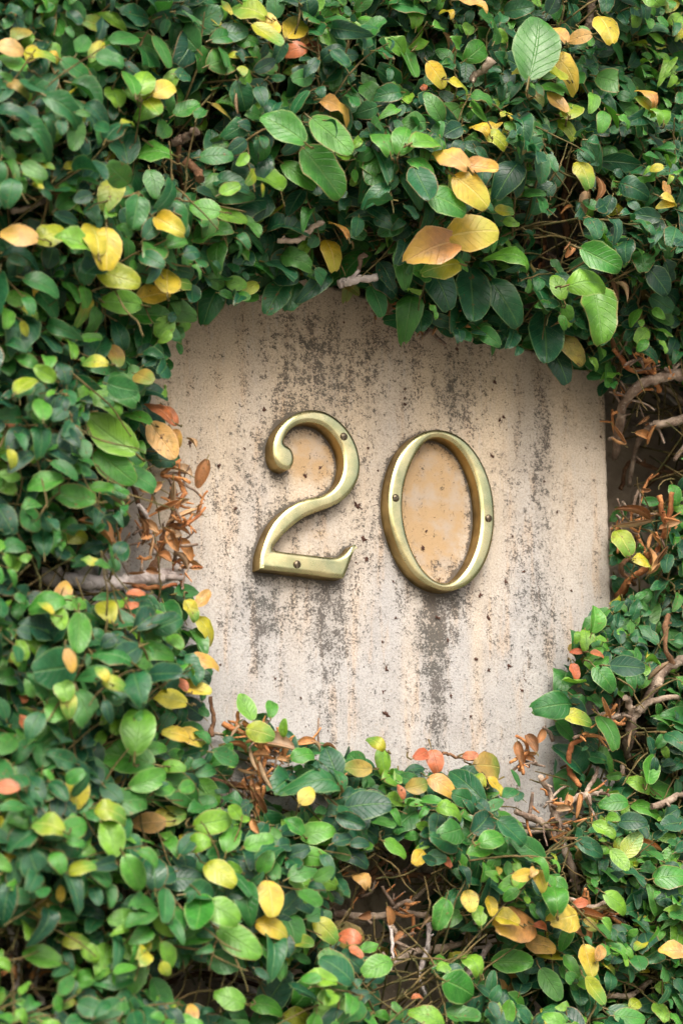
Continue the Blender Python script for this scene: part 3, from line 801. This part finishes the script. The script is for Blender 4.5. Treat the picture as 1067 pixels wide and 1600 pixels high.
BR = [([(x, y, h + 24) if y > 1300 and 500 < x < 780 else (x, y, h + 4) for x, y, h in p], a, b, k) for p, a, b, k in BR]
BPTS = []
for pts, w0, w1, bk in BR:
    pa_ = np.array(pts, float)
    for k_ in range(len(pa_) - 1):
        for t_ in np.linspace(0, 1, max(2, int(np.linalg.norm(pa_[k_ + 1, :2] - pa_[k_, :2]) / 9))):
            q_ = pa_[k_] * (1 - t_) + pa_[k_ + 1] * t_
            BPTS.append(q_)
            KEEP.append((q_[0], q_[1], max(w0, w1) * 0.6 + 6, project(on_wall(q_[0], q_[1], -q_[2] / 1000)[None])[0, 2] + 0.004, 0.93))

# --- shoots all over the wall ------------------------------------------------
X0, X1, Z0, Z1 = -0.50, 0.62, ORIG[2] - 0.58, ORIG[2] + 0.62
def scatter(n):
    return rng.uniform(X0, X1, n), rng.uniform(Z0, Z1, n)

ns = 11200
sx, sz = scatter(ns)
P = project(np.stack([sx, np.full(ns, -0.05), sz], 1))[:, :2]
hs = height(P)
ins = inside(P, OPEN)
sdp = dist_poly(P, OPEN)
br = bare(P)
poly_np = OPEN
cand = []
for i in range(ns):
    if ins[i] or sdp[i] < 6:
        continue
    if rng.random() < br[i]:
        continue
    r = rng.uniform(0.62, 1.04)
    px, py = P[i]
    A = np.array([sx[i], -max(hs[i] * r, 0.006), sz[i]])
    phi = rng.uniform(0, 2 * PI)
    if sdp[i] < 70 and py < 640:
        phi = rng.uniform(-2.3, -0.8)
    g = unit(np.array([math.cos(phi), -0.30, math.sin(phi) + 0.12]))
    m = int(rng.integers(4, 9))
    low = np.clip((py - 900) / 500, 0, 1)
    rgt = np.clip((px - 500) / 500, 0, 1)
    young = rng.random() < 0.24 + 0.30 * low + 0.12 * rgt
    tint = rng.random()
    big = rng.lognormal(0, 0.2) * (1.10 - 0.16 * rgt)
    nS = unit(np.array([rng.normal(-0.12, .28), -1.0, 0.42 + rng.normal(0, .25)]))
    q = A.copy()
    pts = [q - g * 0.03 + np.array([0, 0.03, -0.004]), q]
    for j in range(m):
        t = j / (m - 1)
        side = 1 if j % 2 else -1
        L = 0.0154 * big * (1.08 - 0.55 * t ** 1.6) * rng.lognormal(0, 0.10)
        n = unit(nS + rng.normal(0, 0.34, 3))
        gp = unit(g - n * (g @ n))
        sd = np.cross(n, gp)
        a = math.radians(rng.uniform(38, 75)) * (1 - 0.35 * t)
        d = gp * math.cos(a) + sd * math.sin(a) * side + np.array([0, -0.05, -0.18])
        kind = 'green'
        if young and t > 0.35:
            kind = 'light'
            if t > 0.75 and tint < 0.3:
                kind = 'lime' if tint > 0.06 else ('yellow' if tint > 0.03 else 'red')
        elif rng.random() < 0.012:
            kind = rng.choice(['lime', 'olive'])
        cand.append((q + sd * side * 0.004, d, n, L, kind))
        q = q + g * L * rng.uniform(0.34, 0.46)
        g = unit(g + rng.normal(0, 0.12, 3) + np.array([0, 0, -0.04]))
        pts.append(q)
    pq = project(np.array(pts))[:, :2]
    if not inside(pq, OPEN).any() and dist_poly(pq, OPEN).min() > 14:
        STEMS.append(([p + np.array([0, 0.007, -0.001]) for p in pts], 0.0007, 0.00035))
# --- older leaves deeper in --------------------------------------------------
nd = 19000
dx, dz = scatter(nd)
P = project(np.stack([dx, np.full(nd, -0.03), dz], 1))[:, :2]
hd = height(P)
ok = ~inside(P, OPEN) & (dist_poly(P, OPEN) > 4) & (rng.random(nd) > bare(P) * 1.02)
for i in np.nonzero(ok)[0]:
    lim = -0.004 if (PX0 < dx[i] < PX1 and PZ0 < dz[i] < top_of(dx[i])) else 0.035
    y = rng.uniform(-hd[i] * 0.7, lim)
    n = np.array([rng.normal(-0.1, .5), -1.0, 0.35 + rng.normal(0, .5)])
    a = rng.uniform(0, 2 * PI)
    cand.append((np.array([dx[i], y, dz[i]]), np.array([math.cos(a), 0, math.sin(a) - 0.3]), n, 0.0158 * rng.lognormal(0, 0.24), 'green' if rng.random() < .96 else 'olive'))

cb = np.array([c[0] for c in cand])
cdn = []
for c in cand:
    n = unit(np.array(c[2])); d = np.array(c[1]); cdn.append(unit(d - n * (d @ n)))
tips = cb + np.array(cdn) * np.array([c[3] for c in cand])[:, None]
mids = (cb + tips) / 2
bad = np.zeros(len(cand), bool)
for Q_, lim in ((cb, 4), (mids, 5), (tips, 10)):
    pq = project(Q_)[:, :2]
    bad |= inside(pq, OPEN) & (dist_poly(pq, OPEN) > lim)
    # the twiggy bare patch and the gaps stay mostly clear
    bad |= rng.random(len(cand)) < bare(pq) * 0.72
    inpl = (Q_[:, 0] > PX0) & (Q_[:, 0] < PX1 + 0.003) & (Q_[:, 2] > PZ0) & (Q_[:, 2] < top_of(Q_[:, 0])) & (Q_[:, 1] > -0.002)
    bad |= inpl | (Q_[:, 1] > WALL_Y - 0.004)
pc, pm, pt = project(cb), project(mids), project(tips)
for x, y, r_, z_, pr_ in KEEP:
    hit = np.zeros(len(cand), bool)
    for a_ in (pc, pm, pt):
        hit |= ((a_[:, 0] - x) ** 2 + (a_[:, 1] - y) ** 2 < r_ * r_) & (a_[:, 2] < z_)
    bad |= hit & (rng.random(len(cand)) < pr_)
for c, b in zip(cand, bad):
    if not b:
        add_leaf(*c)

# --- split: the leaves that show largest are parts, the rest one mass of foliage
NL = len(LV)
pos = np.array([l[0] for l in LV]); dr = np.array([l[1] for l in LV]); nr = np.array([l[2] for l in LV])
ln = np.array([l[3] for l in LV]); shp = np.array([l[4] for l in LV]); knd = np.array([KINDS.index(l[5]) for l in LV]); hero = np.array([l[6] for l in LV])
ac = np.cross(dr, nr)
asp = np.where(hero, 1.0, rng.uniform(0.84, 1.18, NL))
ROT = np.stack([ac * asp[:, None], dr, nr * rng.uniform(0.6, 2.3, NL)[:, None]], 2)                       # columns: across, along, normal
def leaf_verts(ids, s):
    return np.einsum('nij,vj->nvi', ROT[ids] * ln[ids][:, None, None], SHAPES[s][0]) + pos[ids][:, None, :]
cells = {}
zb = np.full((268, 178), 1e9)
store = []
for s in range(len(SHAPES)):
    ids = np.nonzero(shp == s)[0]
    if len(ids) == 0:
        continue
    v = leaf_verts(ids, s)
    pr = project(v.reshape(-1, 3))
    cx_, cy_ = (pr[:, 0] / 6).astype(int), (pr[:, 1] / 6).astype(int)
    okk = (cx_ >= 0) & (cx_ < 178) & (cy_ >= 0) & (cy_ < 267) & (pr[:, 0] > 0) & (pr[:, 1] > 0)
    own = np.repeat(ids, NV)
    np.minimum.at(zb, (cy_[okk], cx_[okk]), pr[okk, 2])
    store.append((cy_[okk], cx_[okk], pr[okk, 2], own[okk]))
vis = np.zeros(NL)
for cy_, cx_, dd, own in store:
    m = dd < zb[cy_, cx_] + 0.006
    key = np.unique(own[m].astype(np.int64) * 100000 + cy_[m] * 178 + cx_[m])
    np.add.at(vis, key // 100000, 1)
vis[hero] += 1000
order = np.argsort(-vis)
part_ids = order[:300]
rest = np.ones(NL, bool)
rest[part_ids] = False

LAB = {'yellow': 'yellow leaf', 'orange': 'orange young leaf', 'red': 'reddish bronze young leaf', 'lime': 'yellow-green leaf', 'olive': 'olive brown leaf'}
for i in part_ids:
    k = KINDS[knd[i]]
    o = bpy.data.objects.new('leaf', template(int(shp[i]), k))
    COL.objects.link(o)
    o.parent = fig
    R3 = Matrix([[ROT[i][a][b] * ln[i] for b in range(3)] for a in range(3)]).to_4x4()
    R3.translation = Vector(pos[i])
    o.matrix_local = R3
    if k in LAB:
        o['label'] = LAB[k]

Vs, Fs, UVs, Es, Rn, Mi = [], [], [], [], [], []
off = 0
for s in range(len(SHAPES)):
    ids = np.nonzero((shp == s) & rest)[0]
    if len(ids) == 0:
        continue
    T = SHAPES[s]
    v = leaf_verts(ids, s)
    m, nf = len(ids), len(T[1])
    Vs.append(v.reshape(-1, 3))
    Fs.append((T[1][None] + (off + np.arange(m) * NV)[:, None, None]).reshape(-1, 4))
    UVs.append(np.tile(T[2][T[1].ravel()], (m, 1)))
    Es.append(np.tile(T[3], m))
    Rn.append(np.repeat(rng.random(m), NV))
    Mi.append(np.repeat(knd[ids], nf))
    off += m * NV
me = np_mesh('foliage', np.concatenate(Vs), np.concatenate(Fs))
me.uv_layers.new(name='leaf').data.foreach_set('uv', np.concatenate(UVs).astype(np.float32).ravel())
me.attributes.new('edge', 'FLOAT', 'POINT').data.foreach_set('value', np.concatenate(Es).astype(np.float32))
me.attributes.new('rnd', 'FLOAT', 'POINT').data.foreach_set('value', np.concatenate(Rn).astype(np.float32))
for k in KINDS:
    me.materials.append(LEAF[k])
me.polygons.foreach_set('material_index', np.concatenate(Mi).astype(np.int32))
tag(link('foliage', me, fig), kind='stuff')
print('leaves', NL)

# --- woody stems -------------------------------------------------------------
def catmull(P, sub):
    P = np.array(P, float)
    Pe = np.concatenate([[2 * P[0] - P[1]], P, [2 * P[-1] - P[-2]]])
    out = []
    for i in range(len(P) - 1):
        p0, p1, p2, p3 = Pe[i:i + 4]
        for k in range(sub):
            t = k / sub
            out.append(0.5 * ((2 * p1) + (-p0 + p2) * t + (2 * p0 - 5 * p1 + 4 * p2 - p3) * t * t + (-p0 + 3 * p1 - 3 * p2 + p3) * t ** 3))
    out.append(P[-1])
    return np.array(out)

def tube(P, r, seg=7, rough=0.0):
    P = np.asarray(P)
    n = len(P)
    T = np.gradient(P, axis=0)
    T /= np.linalg.norm(T, axis=1)[:, None] + 1e-12
    ref = np.array([0.31, -0.9, 0.3])
    A = np.cross(T, ref)
    A /= np.linalg.norm(A, axis=1)[:, None] + 1e-12
    B = np.cross(T, A)
    a = np.linspace(0, 2 * PI, seg, endpoint=False)
    rr = np.asarray(r)[:, None] * (1 + rough * rng.normal(0, 1, (n, seg)))
    V = P[:, None] + rr[..., None] * (np.cos(a)[None, :, None] * A[:, None] + np.sin(a)[None, :, None] * B[:, None])
    F = [(i * seg + j, i * seg + (j + 1) % seg, (i + 1) * seg + (j + 1) % seg, (i + 1) * seg + j) for i in range(n - 1) for j in range(seg)]
    V = V.reshape(-1, 3)
    c0, c1 = len(V), len(V) + 1
    V = np.concatenate([V, P[:1], P[-1:]])
    F = np.array(F)
    caps = [(j, c0, c0, (j + 1) % seg) for j in range(seg)]
    tri = [((j + 1) % seg, j, c0) for j in range(seg)] + [((n - 1) * seg + j, (n - 1) * seg + (j + 1) % seg, c1) for j in range(seg)]
    return V, F, tri

def tube_mesh(name, parts):
    bm = bmesh.new()
    for V, F, tri in parts:
        vs = [bm.verts.new(v) for v in V]
        for f in F:
            bm.faces.new([vs[i] for i in f]).smooth = True
        for f in tri:
            bm.faces.new([vs[i] for i in f])
    me = bpy.data.meshes.new(name)
    bm.to_mesh(me)
    bm.free()
    return me

BK = {'g': BARK, 'b': BARK_BROWN, 'p': BARK_PALE, 'r': BARK_RUST}
for pts, w0, w1, bk in BR:
    P3 = catmull([on_wall(x, y, min(-h / 1000, WALL_Y - 0.006)) for x, y, h in pts], 7)
    n = len(P3)
    t = np.linspace(0, 1, n)
    rad = (w0 * (1 - t) + w1 * t) * 0.00038 / 2 * (1 + np.convolve(rng.normal(0, .22, n + 4), np.ones(5) / 5, 'valid') + rng.normal(0, .05, n))
    P3 = P3 + np.stack([np.convolve(rng.normal(0, .0015, n + 4), np.ones(5) / 5, 'valid') for _ in range(3)], 1)
    parts = [tube(P3, rad, 9, 0.09)]
    for _ in range(max(1, n // 9)):                    # snapped side spurs
        j = int(rng.integers(1, n - 1))
        dd = unit(rng.normal(0, 1, 3) + np.array([0, -0.8, 0]))
        L = rad[j] * rng.uniform(1.6, 3.6)
        parts.append(tube(np.array([P3[j], P3[j] + dd * L * .6, P3[j] + dd * L]), np.array([.55, .42, .36]) * rad[j], 6, 0.08))
    link('branch', tube_mesh('branch', parts), fig, BK[bk])

# snapped dry twiglets of the dead patches
dead, dead2 = [], []
BP = np.array(BPTS)
DEADS = [(280,800,34,90,34),(215,850,50,60,26),(400,1190,36,60,50),(1000,830,45,50,34),(985,640,50,60,22),(945,1120,40,40,18),(830,1178,34,26,20),(880,1275,60,50,26),(910,1440,60,30,20),(1020,560,45,40,22),(480,1165,40,14,14),(690,505,50,12,18),(610,490,40,12,12),(620,1430,80,60,22),(50,1510,40,50,14),(860,380,40,60,16)]
for x, y, rx, ry, n_ in DEADS:
    for _ in range(n_):
        px, py = rng.normal(x, rx * .5), rng.normal(y, ry * .5)
        near = np.hypot((BP[:, 0] - px), (BP[:, 1] - py))
        if near.min() < 30:
            px, py = BP[near.argmin(), :2] + rng.normal(0, 2, 2)
        pq = np.array([[px, py]])
        if inside(pq, OPEN)[0] and dist_poly(pq, OPEN)[0] > 14:
            continue
        hgt = max(float(height(np.array([[px, py]]))[0]) * rng.uniform(0.2, 0.95), 0.006)
        if near.min() < 30:
            hgt = max(BP[near.argmin(), 2] / 1000, 0.004)
        p = on_wall(px, py, -hgt)
        d = unit(np.array([rng.normal(0, 1), -abs(rng.normal(0, .5)), rng.normal(0.2, 1)]))
        L = rng.uniform(0.006, 0.017)
        k1 = p + d * L * .5 + rng.normal(0, .0012, 3)
        r = rng.uniform(0.0006, 0.0015)
        (dead if rng.random() < .45 else dead2).append(tube(catmull([p, k1, p + d * L], 3), np.linspace(r, r * .6, 7), 6, 0.15))
        if rng.random() < .5:
            d2 = unit(d + rng.normal(0, .7, 3))
            dead.append(tube(catmull([k1, k1 + d2 * L * .3, k1 + d2 * L * .55], 2), np.linspace(r * .7, r * .3, 5), 5, 0.15))
tag(link('dead_twiglets', tube_mesh('dead_twiglets', dead), fig, BARK_RUST), kind='stuff')
tag(link('bare_twiglets', tube_mesh('bare_twiglets', dead2), fig, BARK), kind='stuff')

# thin stems and the tangle behind the leaves
tw = [tube(catmull(p, 2), np.linspace(a, b, (len(p) - 1) * 2 + 1), 5) for p, a, b in STEMS]
tag(link('young_stems', tube_mesh('young_stems', tw), fig, GREEN_STEM), kind='stuff')
tw = []
for i in range(520):
    x, z = rng.uniform(X0, X1), rng.uniform(Z0, Z1)
    pq = project(np.array([[x, 0.02, z]]))[:, :2]
    if inside(pq, OPEN)[0] or dist_poly(pq, OPEN)[0] < 10:
        continue
    inpl = PX0 - .01 < x < PX1 + .006 and PZ0 - .01 < z < top_of(x) + .01
    y = rng.uniform(-0.02, -0.004) if inpl else rng.uniform(-0.01, 0.045)
    a = rng.uniform(0, 2 * PI)
    p = np.array([x, y, z])
    pts = [p]
    for k in range(int(rng.integers(3, 6))):
        a += rng.normal(0, .5)
        p = p + np.array([math.cos(a) * .016, rng.normal(0, .004), math.sin(a) * .016])
        p[1] = min(p[1], 0.05)
        pts.append(p)
    pa = np.array(pts)
    q = project(pa)[:, :2]
    if inside(q, OPEN).any() or ((pa[:, 0] > PX0) & (pa[:, 0] < PX1 + .004) & (pa[:, 2] > PZ0) & (pa[:, 2] < top_of(pa[:, 0])) & (pa[:, 1] > -0.003)).any():
        continue
    r = rng.uniform(0.0007, 0.0022)
    tw.append(tube(catmull(pts, 3), np.linspace(r, r * .7, (len(pts) - 1) * 3 + 1), 6, 0.08))
tag(link('twigs', tube_mesh('twigs', tw), fig, BARK), kind='stuff')

# --- dead curled leaves --------------------------------------------------------
DRY = [(252,690,34,-60),(316,740,40,-120),(284,735,30,150),(270,772,40,-80),(262,790,34,200),(282,800,44,190),(270,845,30,-60),(290,858,34,-70),(300,880,30,-20),(225,828,34,-70),(152,827,50,175),(236,760,30,200),
       (300,690,20,100),(212,745,26,-160),(256,870,28,120),(280,825,30,10),(400,1160,44,-20),(430,1162,50,-18),(390,1190,34,-110),(408,1215,40,-95),(395,1235,34,-80),(372,1165,30,160),(385,1210,30,200),(408,1255,36,-60),
       (365,1140,26,30),(995,800,52,150),(992,822,54,178),(1010,850,40,60),(1020,875,46,60),(1032,870,40,40),(1024,1042,46,70),(948,1108,30,120),(985,618,24,-80),(968,680,34,-70),(1005,680,30,-20),(1008,655,26,50),
       (955,545,40,15),(1040,560,36,10),(830,1160,34,110),(812,1175,30,-60),(845,1150,26,60),(700,65,30,-60),(705,85,26,80),(935,290,44,80),(915,315,36,-90),(905,1255,34,-100),(1010,1320,44,-10),(985,1312,36,30),
       (920,1428,50,0),(912,1460,40,-10),(545,1365,30,-60),(380,345,26,40),(20,20,24,60),(365,160,26,-60),(480,1160,26,20),(945,1480,24,60),(1018,560,30,100),(975,450,30,-80),(880,500,30,30),(700,505,30,-40),(640,510,26,-90),(530,1220,26,30)]
for x, y, rx, ry, n_ in DEADS:
    for _ in range(int(n_ * (0.2 if x > 300 else 0.3))):
        px, py = rng.normal(x, rx * .5), rng.normal(y, ry * .5)
        near = np.hypot((BP[:, 0] - px), (BP[:, 1] - py))
        if near.min() < 40:
            px, py = BP[near.argmin(), :2] + rng.normal(0, 6, 2)
        pq = np.array([[px, py]])
        if not inside(pq, OPEN)[0] or dist_poly(pq, OPEN)[0] < 12:
            DRY.append((px, py, rng.uniform(14, 30), rng.uniform(0, 360)))
hp = np.array([(h[0], h[1]) for h in DRY], float)
hh = np.clip(height(hp), 0.008, 0.2)
for (x, y, L, ang), h in zip(DRY, hh):
    c = on_wall(x, y, -(h * 0.85 + 0.008))
    d = Rv * math.cos(math.radians(ang)) + Uv * math.sin(math.radians(ang)) + rng.normal(0, .15, 3)
    n = unit(np.array([rng.normal(-.2, .5), -1.0, rng.normal(.2, .5)]))
    d = unit(d - n * (d @ n))
    Lm = L * 0.00042
    R3 = np.stack([np.cross(d, n), d, n], 1) * Lm
    o = bpy.data.objects.new('dry_leaf', template(int(rng.integers(N_FLAT, N_FLAT + 3)), 'dry'))
    COL.objects.link(o)
    o.parent = fig
    M4 = Matrix([[R3[a][b] for b in range(3)] for a in range(3)]).to_4x4()
    M4.translation = Vector(c - d * Lm * .5)
    o.matrix_local = M4
